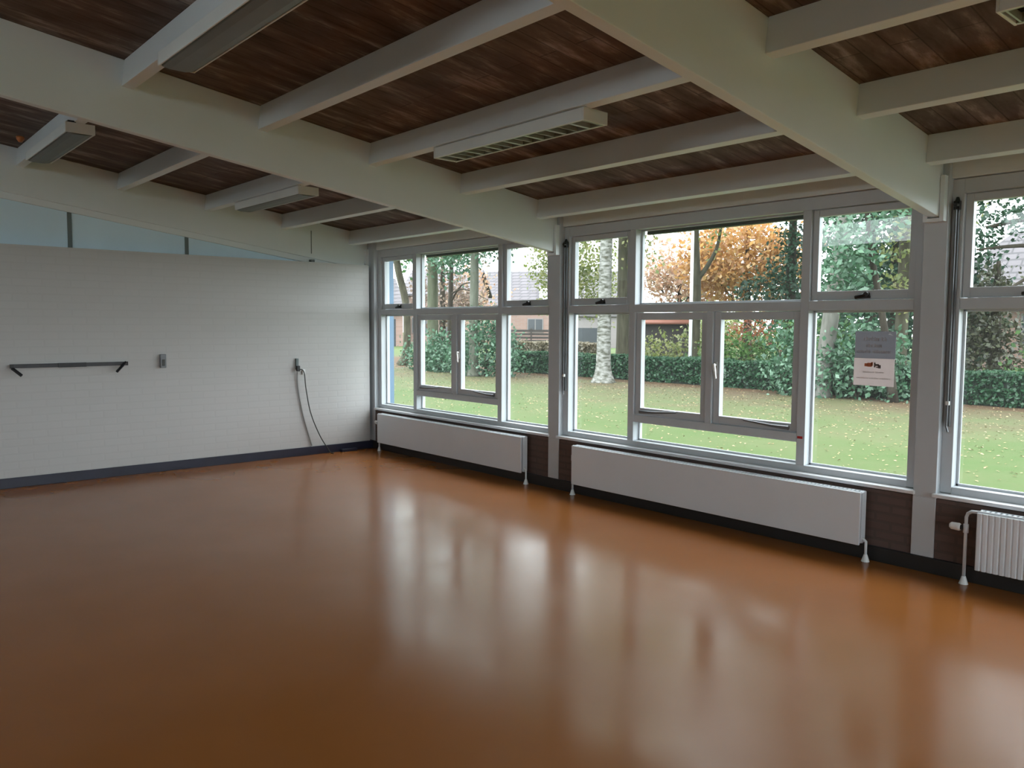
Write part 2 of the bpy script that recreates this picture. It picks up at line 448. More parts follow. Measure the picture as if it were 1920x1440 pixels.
# ------------------------------------------------------------------ windows
YF, YG, YK = .06, .155, .19
def window(idx, xs, xe, sign=False):
    wn = struct_empty('window_%d' % idx, ((xs + xe) / 2, .1, .468), 'white timber window of the %s' % (BAYN[idx - 1] if idx < 4 else 'bay beside the camera'))
    jw = .07
    W = xe - xs
    mL0 = xs + .832 if idx != 1 else .855
    mL1 = mL0 + .067
    mR1 = xe - (mL0 - xs) + .01; mR0 = mR1 - .067
    cm = (mL1 + mR0) / 2
    bm = B()
    box(bm, xs, xs + jw, YF, YK, .51, 2.54); box(bm, xe - jw, xe, YF, YK, .51, 2.54)
    box(bm, xs + jw, xe - jw, YF, YK, 2.448, 2.54); box(bm, xs + jw, xe - jw, YF, YK, .50, .552)
    box(bm, mL0, mL1, YF, YK, .552, 2.448); box(bm, mR0, mR1, YF, YK, .552, 2.448)
    for a, b in ((xs + jw, mL0), (mL1, mR0), (mR1, xe - jw)): box(bm, a, b, YF, YK, 1.712, 1.782)
    box(bm, mL1, mR0, YF, YK, .727, .79)
    box(bm, cm - .031, cm + .031, YF, YK, .79, 1.712)
    # glazing beads of the fixed lights
    for (a, b, c, d) in ((xs + jw, mL0, .552, 1.712), (mR1, xe - jw, .552, 1.712), (mL1, mR0, .552, .727), (mL1, mR0, 1.782, 2.448)):
        g = .016
        for q in ((a, a + g, c, d), (b - g, b, c, d), (a, b, c, c + g), (a, b, d - g, d)): box(bm, q[0], q[1], YG - .02, YG - .001, q[2], q[3])
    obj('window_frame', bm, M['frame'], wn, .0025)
    bx('window_sill', M['sill'], wn, xs - (.02 if idx > 1 else 0), xe + .015, -.022, .13, .480, .505, bevel=.005)
    # fixed panes
    for (a, b, c, d) in ((xs + jw, mL0, .552, 1.712), (mR1, xe - jw, .552, 1.712), (mL1, mR0, .552, .727), (mL1, mR0, 1.782, 2.448)):
        bx('pane', M['glass'], wn, a, b, YG, YG + .005, c, d, bevel=0)
    bx('sunshade_rail', M['dark_plastic'], wn, mL1 + .01, mR0 - .01, .20, .26, 2.41, 2.45, bevel=.004)
    # top-hung vents left and right
    for (a, b) in ((xs + jw, mL0), (mR1, xe - jw)):
        bm = B(); e = .004
        ys, yk = .085, .135
        box(bm, a + e, a + .05, ys, yk, 1.786, 2.444); box(bm, b - .05, b - e, ys, yk, 1.786, 2.444)
        box(bm, a + .05, b - .05, ys, yk, 1.786, 1.851); box(bm, a + .05, b - .05, ys, yk, 2.395, 2.444)
        sh = obj('vent_sash', bm, M['frame'], wn, .003)
        bx('pane', M['glass'], sh, a + .05, b - .05, .108, .113, 1.851, 2.395, bevel=0)
        c = (a + b) / 2 + .02
        bm = B(); box(bm, c - .055, c + .05, .066, .085, 1.795, 1.812)
        tube(bm, [(c + .03, .085, 1.822), (c + .03, .05, 1.822)], .017, 10)
        tube(bm, [(c - .05, .066, 1.803), (c + .03, .058, 1.818)], .012, 8)
        obj('sash_stay', bm, M['black_metal'], sh)['label'] = 'black stay of the vent'
    # two casements
    for s, (a, b) in enumerate(((mL1, cm - .031), (cm + .031, mR0))):
        bm = B(); e = .004; sw = .062
        ys, yk = .082, .137
        box(bm, a + e, a + sw, ys, yk, .794, 1.708); box(bm, b - sw, b - e, ys, yk, .794, 1.708)
        box(bm, a + sw, b - sw, ys, yk, .794, .856); box(bm, a + sw, b - sw, ys, yk, 1.646, 1.708)
        sh = obj('casement_sash', bm, M['frame'], wn, .003)
        bx('pane', M['glass'], sh, a + sw, b - sw, .108, .113, .856, 1.646, bevel=0)
        bm = B()
        if s == 0: p, q = a + .07, b - .30
        else: p, q = b - .07, a + .30
        tube(bm, [(p, .066, .823), (p + (q - p) * .35, .066, .826), (q, .074, .846)], [.016, .011, .007], 8)
        obj('sash_stay', bm, M['grey_metal'], sh)['label'] = 'dark grey peg stay on the bottom rail'
        if s == 1:
            xh = a + .03
            bm = B(); box(bm, xh - .012, xh + .012, .070, .082, 1.20, 1.30)
            tube(bm, [(xh, .075, 1.275), (xh, .045, 1.275)], .011, 10)
            tube(bm, [(xh - .004, .048, 1.285), (xh + .006, .044, 1.245), (xh + .020, .042, 1.165)], [.012, .013, .009], 10)
            obj('handle', bm, M['silver'], sh)['label'] = 'silver lever handle'
    if idx == 2:
        bm = B(); box(bm, mR0 + .01, mR0 + .05, YF - .006, YF, .752, .770)
        obj('red_clip', bm, M['red'], wn)
    return xs, mL0, mL1, mR0, mR1, xe
window(1, *spans[0]); window(2, *spans[1]); window(3, *spans[2]); window(4, spans[3][0], spans[3][1])

# operating rods of the outdoor sunshades on the left jambs
for (xs, lab) in ((spans[1][0], 'dark crank rod of the sunshade on the left jamb of the middle window'), (spans[2][0], 'dark crank rod of the sunshade on the left jamb of the right-hand window')):
    x = xs + .036
    t = thing('sunshade_crank', lab, 'crank rod', (x, .05, .85))
    bm = B(); box(bm, x - .018, x + .018, .03, .0595, 2.345, 2.40); tube(bm, [(x, .03, 2.375), (x, .008, 2.372)], [.018, .012], 10)
    tube(bm, [(x, .045, 2.40), (x, .045, 2.425)], [.016, .008], 10)
    obj('gear_box', bm, M['black_metal'], t)
    bm = B(); box(bm, x - .014, x + .014, .040, .0595, .95, 2.344)
    obj('guide_channel', bm, M['grey_metal'], t, .003)
    bm = B(); tube(bm, [(x, .026, 2.345), (x, .026, 1.02), (x, .022, .95), (x + .015, .012, .915)], .006, 8)
    obj('rod', bm, M['grey_metal'], t)
    bm = B(); box(bm, x - .011, x + .011, .018, .0395, 1.09, 1.115)
    obj('rod_clip', bm, M['white_plastic'], t)

# poster on the right pane of the middle window (seen through the glass from inside)
t = thing('poster', 'grey and white paper poster taped to the right pane of the middle window', 'poster', (6.498, .154, 1.175))
yP = .1535
bm = B(); box(bm, 6.354, 6.642, yP - .001, yP + .001, 1.176, 1.371); obj('white_sheet', bm, M['paper'], t)
bm = B(); box(bm, 6.358, 6.646, yP - .001, yP + .001, 1.371, 1.563); obj('grey_field', bm, M['poster_grey'], t)
def strokes(z, x0, x1, h, words):
    bm = B(); rs = random.Random(int(z * 1000))
    tot = sum(words) + .8 * (len(words) - 1); cw = (x1 - x0) / tot; x = x0
    for wd in words:
        for k in range(wd):
            a = x + cw * k; tall = h if rs.random() < .35 else h * .7
            kind = rs.randrange(3)
            box(bm, a + cw * .12, a + cw * .38, yP - .0022, yP - .0012, z, z + tall)
            if kind != 0: box(bm, a + cw * .38, a + cw * .85, yP - .0022, yP - .0012, z, z + h * .16)
            if kind != 1: box(bm, a + cw * .62, a + cw * .86, yP - .0022, yP - .0012, z, z + h * .7)
            box(bm, a + cw * .38, a + cw * .70, yP - .0022, yP - .0012, z + h * .5, z + h * .68)
        x += cw * (wd + .8)
    return bm
def words(name, z, x0, x1, h, ws, mat):
    tot = sum(ws) + .8 * (len(ws) - 1); cw = (x1 - x0) / tot; x = x0
    for wd in ws:
        obj(name, strokes(z, x, x + cw * wd, h, [wd]), mat, t); x += cw * (wd + .8)
words('printed_word', 1.494, 6.418, 6.585, .030, [6, 2], M['poster_text'])
words('printed_word', 1.450, 6.437, 6.552, .028, [6], M['poster_text'])
words('printed_word', 1.408, 6.372, 6.618, .025, [6, 8], M['poster_text'])
bm = B()
for (a, b, c, d) in ((6.432, 6.458, 1.313, 1.335), (6.452, 6.486, 1.311, 1.339), (6.478, 6.492, 1.318, 1.344)): box(bm, a, b, yP - .0022, yP - .0012, c, d)
obj('orange_mark', bm, M['poster_orange'], t)
bm = B()
for (a, b, c, d) in ((6.500, 6.510, 1.308, 1.342), (6.510, 6.535, 1.318, 1.332), (6.528, 6.548, 1.302, 1.326), (6.515, 6.530, 1.306, 1.314)): box(bm, a, b, yP - .0022, yP - .0012, c, d)
obj('dark_mark', bm, M['poster_dark'], t)
words('faint_word', 1.268, 6.42, 6.57, .012, [7, 5], M['poster_faint'])
words('faint_word', 1.225, 6.375, 6.62, .012, [8, 6, 7], M['poster_faint'])
bm = B(); prism(bm, [(6.590, yP - .002, 1.541), (6.628, yP - .002, 1.533), (6.603, yP - .002, 1.551)], [(6.590, yP - .001, 1.541), (6.628, yP - .001, 1.533), (6.603, yP - .001, 1.551)])
obj('white_corner_mark', bm, M['white_plastic'], t)

# ------------------------------------------------------------------ radiators
def radiator(x0, x1, label, ribbed, vo, knob=True):
    valve_left = True
    t = thing('radiator', label, 'radiator', ((x0 + x1) / 2, -.07, FZ), 'white panel radiators under the windows')
    yf, yb, z0, z1 = -.122, -.030, .085, .458
    bm = B()
    if ribbed:
        n = int((x1 - x0) / .0333); pts = []
        for k in range(n):
            a = x0 + (x1 - x0) * k / n; s = (x1 - x0) / n
            pts += [(a, yf + .006), (a + s * .18, yf), (a + s * .72, yf), (a + s * .9, yf + .006)]
        pts += [(x1, yf + .006), (x1, yf + .018), (x0, yf + .018)]
        prism(bm, [(p[0], p[1], z0) for p in pts], [(p[0], p[1], z1 - .012) for p in pts])
    else:
        box(bm, x0, x1, yf, yf + .018, z0, z1 - .004)
    obj('front_panel', bm, M['radiator'], t, .003)
    bx('back_panel', M['radiator'], t, x0 + .01, x1 - .01, yb - .016, yb, z0, z1 - .012)
    for xa, xb in ((x0 - .001, x0 + .008), (x1 - .008, x1 + .001)):
        bx('side_panel', M['radiator'], t, xa + (.002 if xa < x0 + .1 else 0), xb, yf + .030, yb, z0 + .01, z1 - .004, bevel=.002)
    bm = B()
    n = int((x1 - x0) / .03)
    for k in range(n): box(bm, x0 + (k + .2) * (x1 - x0) / n, x0 + (k + .75) * (x1 - x0) / n, yf + .024, yb - .018, z1 - .010, z1 - .002)
    box(bm, x0, x1, yf + .018, yf + .026, z1 - .014, z1); box(bm, x0, x1, yb - .022, yb - .014, z1 - .014, z1)
    obj('top_grille', bm, M['radiator'], t)
    bm = B()   # fins between the panels
    n = int((x1 - x0) / .06)
    for k in range(n): 
        a = x0 + .02 + k * .06
        box(bm, a, a + .02, yf + .022, yb - .018, z0 + .02, z1 - .03)
    obj('convector_fins', bm, M['radiator_dark'], t)
    yc = -.072
    xv = x0 - vo if valve_left else x1 + .04
    xo = x1 + .028 if valve_left else x0 - .028
    # supply pipe with valve
    bm = B()
    tube(bm, [(xv, yc, FZ), (xv, yc, .40), (xv + .008, yc, .425), (xv + .03, yc, .44), (x0 + .004, yc, .442)] if valve_left else [(xv, yc, FZ), (xv, yc, .41), (x1 - .004, yc, .43)], .0105, 10)
    tube(bm, [(xv, yc, .30), (xv, yc, .355)], .016, 12)
    obj('supply_pipe', bm, M['radiator'], t, smooth=True)
    if knob:
     bm = B(); tube(bm, [(xv - .016, yc, .33), (xv - .030, yc, .33)], .017, 14); v = obj('valve', bm, M['black_metal'], t)
     bm = B(); tube(bm, [(xv - .030, yc, .33), (xv - .040, yc, .33), (xv - .085, yc, .331), (xv - .095, yc, .331)], [.020, .025, .023, .015], 16)
     obj('valve_knob', bm, M['white_plastic'], v)
    bm = B(); tube(bm, [(xo, yc, FZ), (xo, yc, .11), (xo + (-.02 if valve_left else .02), yc, .125), (xo + (-.035 if valve_left else .035), yc, .125)], .0095, 10)
    obj('return_pipe', bm, M['radiator'], t, smooth=True)
    for xx in (xv, xo):
        bm = B(); tube(bm, [(xx, yc, FZ + .0005), (xx, yc, FZ + .012), (xx, yc, FZ + .05)], [.028, .024, .012], 14)
        obj('floor_collar', bm, M['white_plastic'], t)
radiator(.30, 3.05, 'smooth white radiator in the far corner under the left window', False, .032)
radiator(3.775, 6.566, 'long smooth white radiator under the middle window', False, .03, False)
radiator(7.30, 10.05, 'white ribbed radiator at the right edge with a thermostat knob', True, .075)

# ------------------------------------------------------------------ fluorescent fixtures
def fixture(x0, x1, y0, ztop, label, louvered):
    t = thing('fluorescent_light', label, 'ceiling light', ((x0 + x1) / 2, y0 + .1, ztop - .075), 'fluorescent lights under the purlins')
    z1, z0 = ztop - .008, ztop - .082
    y1 = y0 + .205
    bm = B()
    box(bm, x0 + .012, x1 - .012, y0, y0 + .010, z0, z1); box(bm, x0 + .012, x1 - .012, y1 - .010, y1, z0, z1)
    box(bm, x0 + .012, x1 - .012, y0 + .01, y1 - .01, z1 - .012, z1)
    obj('housing', bm, M['light_plastic'], t, .003)
    for a, b in ((x0, x0 + .012), (x1 - .012, x1)):
        bx('end_cap', M['light_plastic'], t, a, b, y0 - .001, y1 + .001, z0 - .001, z1 + .001)
    bx('reflector', M['lamp_dark'], t, x0 + .014, x1 - .014, y0 + .012, y1 - .012, z1 - .03, z1 - .014, bevel=0)
    if louvered:
        bm = B()
        box(bm, x0 + .013, x1 - .013, y0 + .010, y0 + .022, z0 + .001, z0 + .035); box(bm, x0 + .013, x1 - .013, y1 - .022, y1 - .010, z0 + .001, z0 + .035)
        n = 14
        for k in range(n + 1):
            xc = x0 + .03 + (x1 - x0 - .06) * k / n
            w = .012 if k % 2 else .004
            box(bm, xc - w, xc + w, y0 + .022, y1 - .022, z0 + .002, z0 + .034)
        obj('louver', bm, M['louver'], t)
    else:
        bm = B()
        prof = [(y0 + .012, z0 + .012), (y0 + .02, z0 - .002), (y0 + .06, z0 - .010), (y1 - .06, z0 - .010), (y1 - .02, z0 - .002), (y1 - .012, z0 + .012)]
        prism(bm, [(x0 + .013, *p) for p in prof], [(x1 - .013, *p) for p in prof])
        obj('diffuser', bm, M['diffuser'], t, .003)
    for xc in (x0 + .04, x1 - .04):
        bx('mounting_block', M['black_metal'], t, xc - .035, xc + .035, y0 + .02, y0 + .075, z1 + .001, ztop + .007, bevel=0)
def under(k): return roofz(P0 - k * DP, 2.5685)
fixture(.735, 2.195, -2.10, under(2), 'white fluorescent light at the far left bay, under its third purlin', False)
fixture(.735, 2.215, -4.00, under(4), 'white fluorescent light with dark grey underside, at the upper left edge of the photo', False)
fixture(4.312, 5.795, -2.10, under(2), 'white louvred fluorescent light in the middle bay, fully in view', True)
fixture(4.30, 5.79, -3.985, under(4), 'fluorescent light in the middle bay cut off by the top edge of the photo', False)
fixture(7.94, 9.42, -2.10, under(2), 'louvred fluorescent light cut off by the right edge of the photo', True)

# orange spot on the planks, built as an added round knob
y = -3.98; z = roofz(y, 2.746)
bm = B(); tube(bm, [(.42, y, z), (.42, y, z - .025), (.42, y, z - .05)], [.035, .032, .015], 14)
tag(obj('orange_spot', bm, M['spot_orange'], smooth=True), 'orange spot on the dark planks above the upper left light, built as an added knob', 'spot')

# ------------------------------------------------------------------ left wall fittings
t = thing('wall_bracket', 'long black metal bracket with two slanting arms on the white brick wall', 'wall bracket', (.02, -3.54, 1.15))
bx('rail', M['dark_metal'], t, .002, .030, -4.06, -3.015, 1.148, 1.186)
bx('middle_plate', M['black_metal'], t, .0305, .040, -3.66, -3.40, 1.145, 1.189)
for (ya, yb2, za, zb2) in ((-4.06, -3.985, 1.150, 1.075), (-3.02, -3.125, 1.182, 1.085)):
    bm = B(); tube(bm, [(.032, ya, za), (.075, yb2, zb2)], .0155, 4); box(bm, .030, .042, ya - .018, ya + .018, 1.147, 1.187)
    obj('arm', bm, M['black_metal'], t)
t = thing('switch_box', 'small grey surface switch on the brick wall between bracket and cable', 'switch', (.02, -2.64, 1.10))
bx('housing', M['grey_metal'], t, .001, .035, -2.672, -2.608, 1.108, 1.256, bevel=.006)
bx('rocker', M['dark_plastic'], t, .0352, .041, -2.655, -2.625, 1.13, 1.20)
t = thing('cable_outlet', 'narrow dark wall outlet with a cable near the window corner', 'outlet', (.02, -1.07, .98))
bx('housing', M['strip'], t, .001, .028, -1.088, -1.052, 1.035, 1.172, bevel=.005)
bx('plug', M['black_metal'], t, .0285, .060, -1.092, -1.048, 1.015, 1.085, bevel=.008)
bx('label_tag', M['white_plastic'], t, .001, .022, -1.0, -.965, .975, 1.035, bevel=.003)
def smooth_pts(P, n=8):
    P = [Vector(p) for p in P]; out = []
    for i in range(len(P) - 1):
        p0, p1, p2, p3 = P[max(i - 1, 0)], P[i], P[i + 1], P[min(i + 2, len(P) - 1)]
        for k in range(n):
            s = k / n
            out.append(.5 * ((2 * p1) + (p2 - p0) * s + (2 * p0 - 5 * p1 + 4 * p2 - p3) * s * s + (3 * p1 - p0 - 3 * p2 + p3) * s ** 3))
    out.append(P[-1]); return out
bm = B(); tube(bm, smooth_pts([(.058, -1.06, 1.04), (.075, -1.03, 1.035), (.08, -1.005, .98), (.075, -.985, .80), (.072, -.925, .50), (.07, -.81, .22), (.07, -.70, .04), (.08, -.66, -.02), (.12, -.645, -.022)]), .0065, 8)
tag(obj('power_cable', bm, M['dark_plastic'], smooth=True), 'thin dark cable hanging in a curve from the outlet to the floor', 'cable')
bm = B(); tube(bm, smooth_pts([(.022, -1.07, 1.01), (.016, -1.066, .85), (.014, -1.03, .62), (.014, -.985, .42), (.014, -.92, .20), (.016, -.885, .085)]), .009, 8)  # the dark cable's shadow on the wall, modelled as a grey tube
tag(obj('cable_shadow', bm, paint('cable_shadow_grey', (.30, .30, .29), .6), smooth=True), 'shadow of the dark cable on the bricks, built as a grey tube', 'shadow')
bm = B(); tube(bm, [(-.098, -.80, 2.74), (-.098, -.80, 2.46)], .005, 8)
tag(obj('thin_wire', bm, M['strip']), 'thin wire running down the wall beam near the window corner', 'wire')
bm = B(); box(bm, -.11, -.05, -.83, -.78, 2.350, 2.385)
tag(obj('wall_clip', bm, M['strip'], bevel=.004), 'small dark clip on the brick ledge below the thin wire', 'clip')
bm = B(); box(bm, .016, .075, -.50, -.28, FZ + .0005, FZ + .035)
tag(obj('baseboard_scrap', bm, M['navy'], bevel=.006), 'dark blue scrap lying by the baseboard in the far corner', 'scrap')

# ------------------------------------------------------------------ outside
def ground():
    bm = B()
    box(bm, -130, 60, .25, 130, GZ - .3, GZ); box(bm, XR + .2, 60, -40, .25, GZ - .3, GZ)
    return struct(obj('ground', bm, M['lawn']), 'autumn lawn outside the windows')
ground()
bm = B(); box(bm, -.5, XR + .2, .22, .25, GZ, .468); struct(obj('wall_plinth', bm, M['brown_brick']))
bm = B(); box(bm, -.42, -.005, .19, .335, GZ, 2.7)
struct(obj('wall_outside', bm, M['blue_paint'], bevel=.004), 'blue painted pier outside at the far corner')

LM = {}
def leafset(key, cols, **kw): LM[key] = leaf_mat(key + '_leaves', cols, **kw)
leafset('hedge', [(.018, .085, .035), (.036, .135, .055), (.085, .21, .105)], trans=.2, gloss=0.03)
leafset('holly', [(.035, .13, .055), (.09, .24, .12), (.24, .43, .28)], trans=.25, gloss=0.04)
leafset('rhodo', [(.04, .15, .065), (.11, .28, .14), (.30, .50, .34)], trans=.25, gloss=0.04)
leafset('yellowgreen', [(.18, .26, .05), (.36, .44, .12), (.60, .60, .24)], trans=.45, gloss=0.05)
leafset('green', [(.045, .15, .025), (.10, .26, .05), (.20, .38, .10)], trans=.35, gloss=0.03)
leafset('orange', [(.66, .29, .09), (.86, .45, .14), (.95, .62, .24)], trans=.5, gloss=0.04)
leafset('pinkorange', [(.66, .36, .22), (.80, .50, .32), (.80, .64, .42)], trans=.5, gloss=0.04)
leafset('beech', [(.26, .17, .12), (.36, .25, .19), (.40, .34, .25)], trans=.35, gloss=.04)
leafset('red', [(.35, .08, .04), (.55, .18, .08), (.6, .3, .1)], trans=.5, gloss=.05)
leafset('pine', [(.015, .062, .03), (.036, .11, .055), (.08, .18, .10)], trans=.15, gloss=0.03)
leafset('conifer', [(.055, .06, .028), (.095, .10, .045), (.15, .18, .085)], trans=.15, gloss=0.05)
leafset('tan', [(.22, .19, .11), (.30, .25, .16), (.38, .34, .23)], trans=.3, gloss=0.04)
BARK = {'grey': bark_mat('grey_bark', (.13, .14, .10), (.22, .23, .18)), 'green': bark_mat('mossy_bark', (.11, .13, .07), (.20, .21, .14)),
        'dark': bark_mat('dark_bark', (.05, .04, .028), (.10, .085, .06)), 'pale': bark_mat('pale_bark', (.22, .215, .18), (.34, .33, .29)),
        'olive': bark_mat('olive_bark', (.075, .068, .04), (.15, .14, .09)), 'birch': bark_mat('birch_bark', (.12, .12, .085), (.52, .52, .48), (4, 4, 10))}

def leaf_mesh(pts, nrm_bias, size, rng, droop=.3):
    """folded leaf quads at the given points, as arrays of verts and faces"""
    n = len(pts)
    nv = rng.normal(size=(n, 3)) + nrm_bias; nv /= np.linalg.norm(nv, axis=1)[:, None]
    a = rng.normal(size=(n, 3)); a[:, 2] -= droop; a -= nv * (a * nv).sum(1)[:, None]; a /= np.linalg.norm(a, axis=1)[:, None]
    b = np.cross(nv, a)
    s = size * rng.uniform(.6, 1.35, n)[:, None]
    v = np.empty((n, 4, 3))
    v[:, 0] = pts - a * s * .5; v[:, 1] = pts + b * s * .32 + nv * s * .08; v[:, 2] = pts + a * s * .5; v[:, 3] = pts - b * s * .32 + nv * s * .08
    return v.reshape(-1, 3)

def cluster_points(blobs, per, size, rng):
    out = []
    for (cx, cy, cz, rx, ry, rz, n) in blobs:
        m = max(1, n // per)
        d = rng.normal(size=(m, 3)); d /= np.linalg.norm(d, axis=1)[:, None]
        r = rng.uniform(.35, 1, m) ** .6
        c = d * r[:, None] * np.array([rx, ry, rz])
        p = np.repeat(c, per, axis=0) + rng.normal(size=(m * per, 3)) * size * 1.6
        out.append(p + np.array([cx, cy, cz]))
    p = np.concatenate(out)
    p[:, 2] = np.maximum(p[:, 2], GZ + .03)
    return p

def leaves(name, mat, pts, size, parent=None, seed=1, bias=(0, -.3, .7), droop=.3):
    rng = np.random.default_rng(seed)
    v = leaf_mesh(pts, np.array(bias), size, rng, droop)
    o0 = np.array(ORIGIN[parent]) if parent is not None else np.array([pts[:, 0].mean(), pts[:, 1].mean(), GZ])
    v = v - o0
    n = len(pts)
    me = bpy.data.meshes.new(name)
    me.vertices.add(n * 4); me.vertices.foreach_set('co', v.astype(np.float32).ravel())
    me.loops.add(n * 4); me.loops.foreach_set('vertex_index', np.arange(n * 4, dtype=np.int32))
    me.polygons.add(n); me.polygons.foreach_set('loop_start', np.arange(0, n * 4, 4, dtype=np.int32))
    me.update(calc_edges=True)
    me.materials.append(mat)
    o = bpy.data.objects.new(name, me); COL.objects.link(o); ORIGIN[o] = Vector(o0)
    if parent is not None: o.parent = parent
    else: o.location = o0
    return o

def tree(name, label, cat, trunk, bark, blobs=(), leaf=None, size=.2, per=14, branches=(), seed=1, group=None, crown='crown', bias=(0, -.3, .7), tall=None):
    """trunk: list of (x,y,z,r)"""
    t = thing(name, label, cat, (trunk[0][0], trunk[0][1], GZ), group)
    bm = B(); P = smooth_pts([p[:3] for p in trunk], 4)
    R = []
    for i in range(len(trunk) - 1):
        for k in range(4): R.append(trunk[i][3] + (trunk[i + 1][3] - trunk[i][3]) * k / 4)
    R.append(trunk[-1][3])
    tube(bm, P, R, 14)
    obj('trunk', bm, BARK[bark], t, smooth=True)
    for br in branches:
        bm = B(); P = smooth_pts([p[:3] for p in br], 4)
        tube(bm, P, [br[0][3] + (br[-1][3] - br[0][3]) * i / (len(P) - 1) for i in range(len(P))], 8)
        obj('branch', bm, BARK[bark], t, smooth=True)
    if blobs:
        rng = np.random.default_rng(seed)
        leaves(crown, LM[leaf], cluster_points(blobs, per, size, rng), size, t, seed, bias)
        if tall:  # unseen foliage added to screen the sky from the floor's reflections
            tx, ty = trunk[-1][0], trunk[-1][1]; zc, rr, n = tall
            leaves('added_upper_crown', LM[leaf], cluster_points([(tx, ty, zc, rr, rr * .85, rr * .95, n)], per, .3, rng), .3, t, seed + 500, bias)
    return t

def bush(name, label, cat, blobs, leaf, size, per=12, seed=1, group=None, stems=True, bias=(0, -.4, .6)):
    cx, cy = blobs[0][0], blobs[0][1]
    t = thing(name, label, cat, (cx, cy, GZ), group)
    bm = B(); rs = random.Random(seed)
    for k in range(5):
        b = blobs[k % len(blobs)]
        x0, y0 = cx, cy
        tube(bm, [(x0, y0, GZ - .02), (x0 + rs.uniform(-.3, .3) * b[3], y0 + rs.uniform(-.2, .2), (GZ + b[2]) / 2), (b[0] + rs.uniform(-.5, .5) * b[3], b[1], b[2] + .3 * b[5])], [.03, .022, .01], 6)
    obj('stems', bm, BARK['dark'], t)
    rng = np.random.default_rng(seed)
    leaves('foliage', LM[leaf], cluster_points(blobs, per, size, rng), size, t, seed, bias)
    return t

# clipped hedge across the lawn
def hedge(name, label, x0, x1, y0, y1, z1, n, leaf, size, seed):
    t = thing(name, label, 'hedge', ((x0 + x1) / 2, (y0 + y1) / 2, GZ))
    bm = B(); box(bm, x0 + .08, x1 - .08, y0 + .10, y1 - .10, GZ, z1 - .10)  # solid near-black box behind the leaves
    obj('twig_core', bm, paint(name + '_core', (.012, .02, .013), .9), t)
    rng = np.random.default_rng(seed)
    L, Wd, H = x1 - x0, y1 - y0, z1 - GZ
    p = np.stack([rng.uniform(x0, x1, n), np.zeros(n), np.zeros(n)], 1)
    face = rng.random(n) < H / (H + Wd * .8)
    p[:, 1] = np.where(face, y0 + np.abs(rng.normal(0, .05, n)), rng.uniform(y0, y1, n))
    p[:, 2] = np.where(face, rng.uniform(GZ + .02, z1, n), z1 - np.abs(rng.normal(0, .04, n)))
    p[:, 2] += .025 * np.sin(p[:, 0] * 2.1) + .02 * np.sin(p[:, 0] * 5.3)
    leaves('foliage', LM[leaf], p, size, t, seed, (0, -.6, .8))
hedge('clipped_hedge', 'long low dark green clipped hedge across the lawn', -14.0, 9.5, 13.95, 14.85, .60, 26000, 'hedge', .10, 3)
hedge('dry_hedge', 'low pale tan hedge far beyond the lawn in front of the wooden fence', -37, -24, 30.5, 31.4, .43, 4000, 'tan', .22, 4)

# --- trees seen through the left window
tree('bare_tree', 'leaning dark trunk at the far left of the left window', 'tree', [(-19.4, 13.2, GZ, .26), (-19.2, 13.3, .5, .16), (-19.3, 13.35, 2.4, .15), (-19.75, 13.2, 4.2, .15), (-20.3, 13.1, 7.5, .10)], 'olive',
     [(-19.6, 13.2, 5.4, 1.8, 1.8, 1.3, 420), (-18.7, 13.6, 4.4, .7, .7, .5, 80)], 'green', .22, seed=11)
tree('mossy_tree', 'thick mossy trunk behind the holly in the left window', 'tree', [(-16.95, 13.06, GZ, .34), (-16.95, 13.06, .6, .23), (-16.97, 13.06, 3, .21), (-17.0, 13.1, 8, .15)], 'green',
     [(-16.6, 13.0, 5.0, 2.2, 2.0, 1.5, 900), (-15.4, 12.6, 4.25, 1.3, 1.2, .55, 420)], 'holly', .17, seed=12, tall=(9.1, 3.9, 2400))
tree('slim_tree', 'thin dark trunk between two thicker trunks in the left window', 'tree', [(-21.4, 17.2, GZ, .16), (-21.35, 17.2, 2.5, .12), (-21.3, 17.3, 7, .08)], 'dark',
     [(-21.3, 17.2, 5.6, 2.6, 2.0, 1.4, 420)], 'tan', .2, seed=13, branches=[[(-21.35, 17.2, 2.6, .05), (-20.6, 17.3, 3.4, .035), (-19.6, 17.5, 3.5, .015)], [(-21.35, 17.2, 3.0, .05), (-20.4, 17.3, 3.2, .03), (-19.0, 17.5, 2.7, .012)]])
tree('holly_tree', 'straight grey trunk with holly around its foot in the left window', 'tree', [(-12.07, 11.23, GZ, .24), (-12.07, 11.23, .5, .155), (-12.05, 11.25, 3, .145), (-12.0, 11.3, 8, .10)], 'grey',
     [(-12.4, 11.2, 4.55, 2.4, 1.8, .85, 1300), (-11.3, 11.4, 4.9, 1.8, 1.5, 1.0, 700)], 'holly', .15, seed=14, tall=(9.1, 3.7, 2400))
bush('holly_bush', 'tall glossy holly bush right of the casement handle in the left window', 'bush', [(-11.9, 11.6, 1.0, .85, .7, 1.1, 1700), (-11.2, 11.9, .45, .7, .6, .6, 700), (-12.6, 11.3, .5, .6, .5, .65, 600)], 'holly', .13, seed=15)
bush('holly_bush', 'lower holly bush around the mossy trunk in the left window', 'bush', [(-15.3, 12.2, .5, 1.0, .7, .75, 1300), (-16.6, 12.4, .35, .9, .6, .5, 800), (-14.4, 12.0, .3, .7, .6, .5, 600)], 'holly', .14, seed=16)
bush('autumn_bush', 'pale pinkish autumn shrub far behind the trunks in the left window', 'bush', [(-27.0, 23.0, 3.0, 2.6, 1.6, 2.2, 700)], 'pinkorange', .22, seed=17)

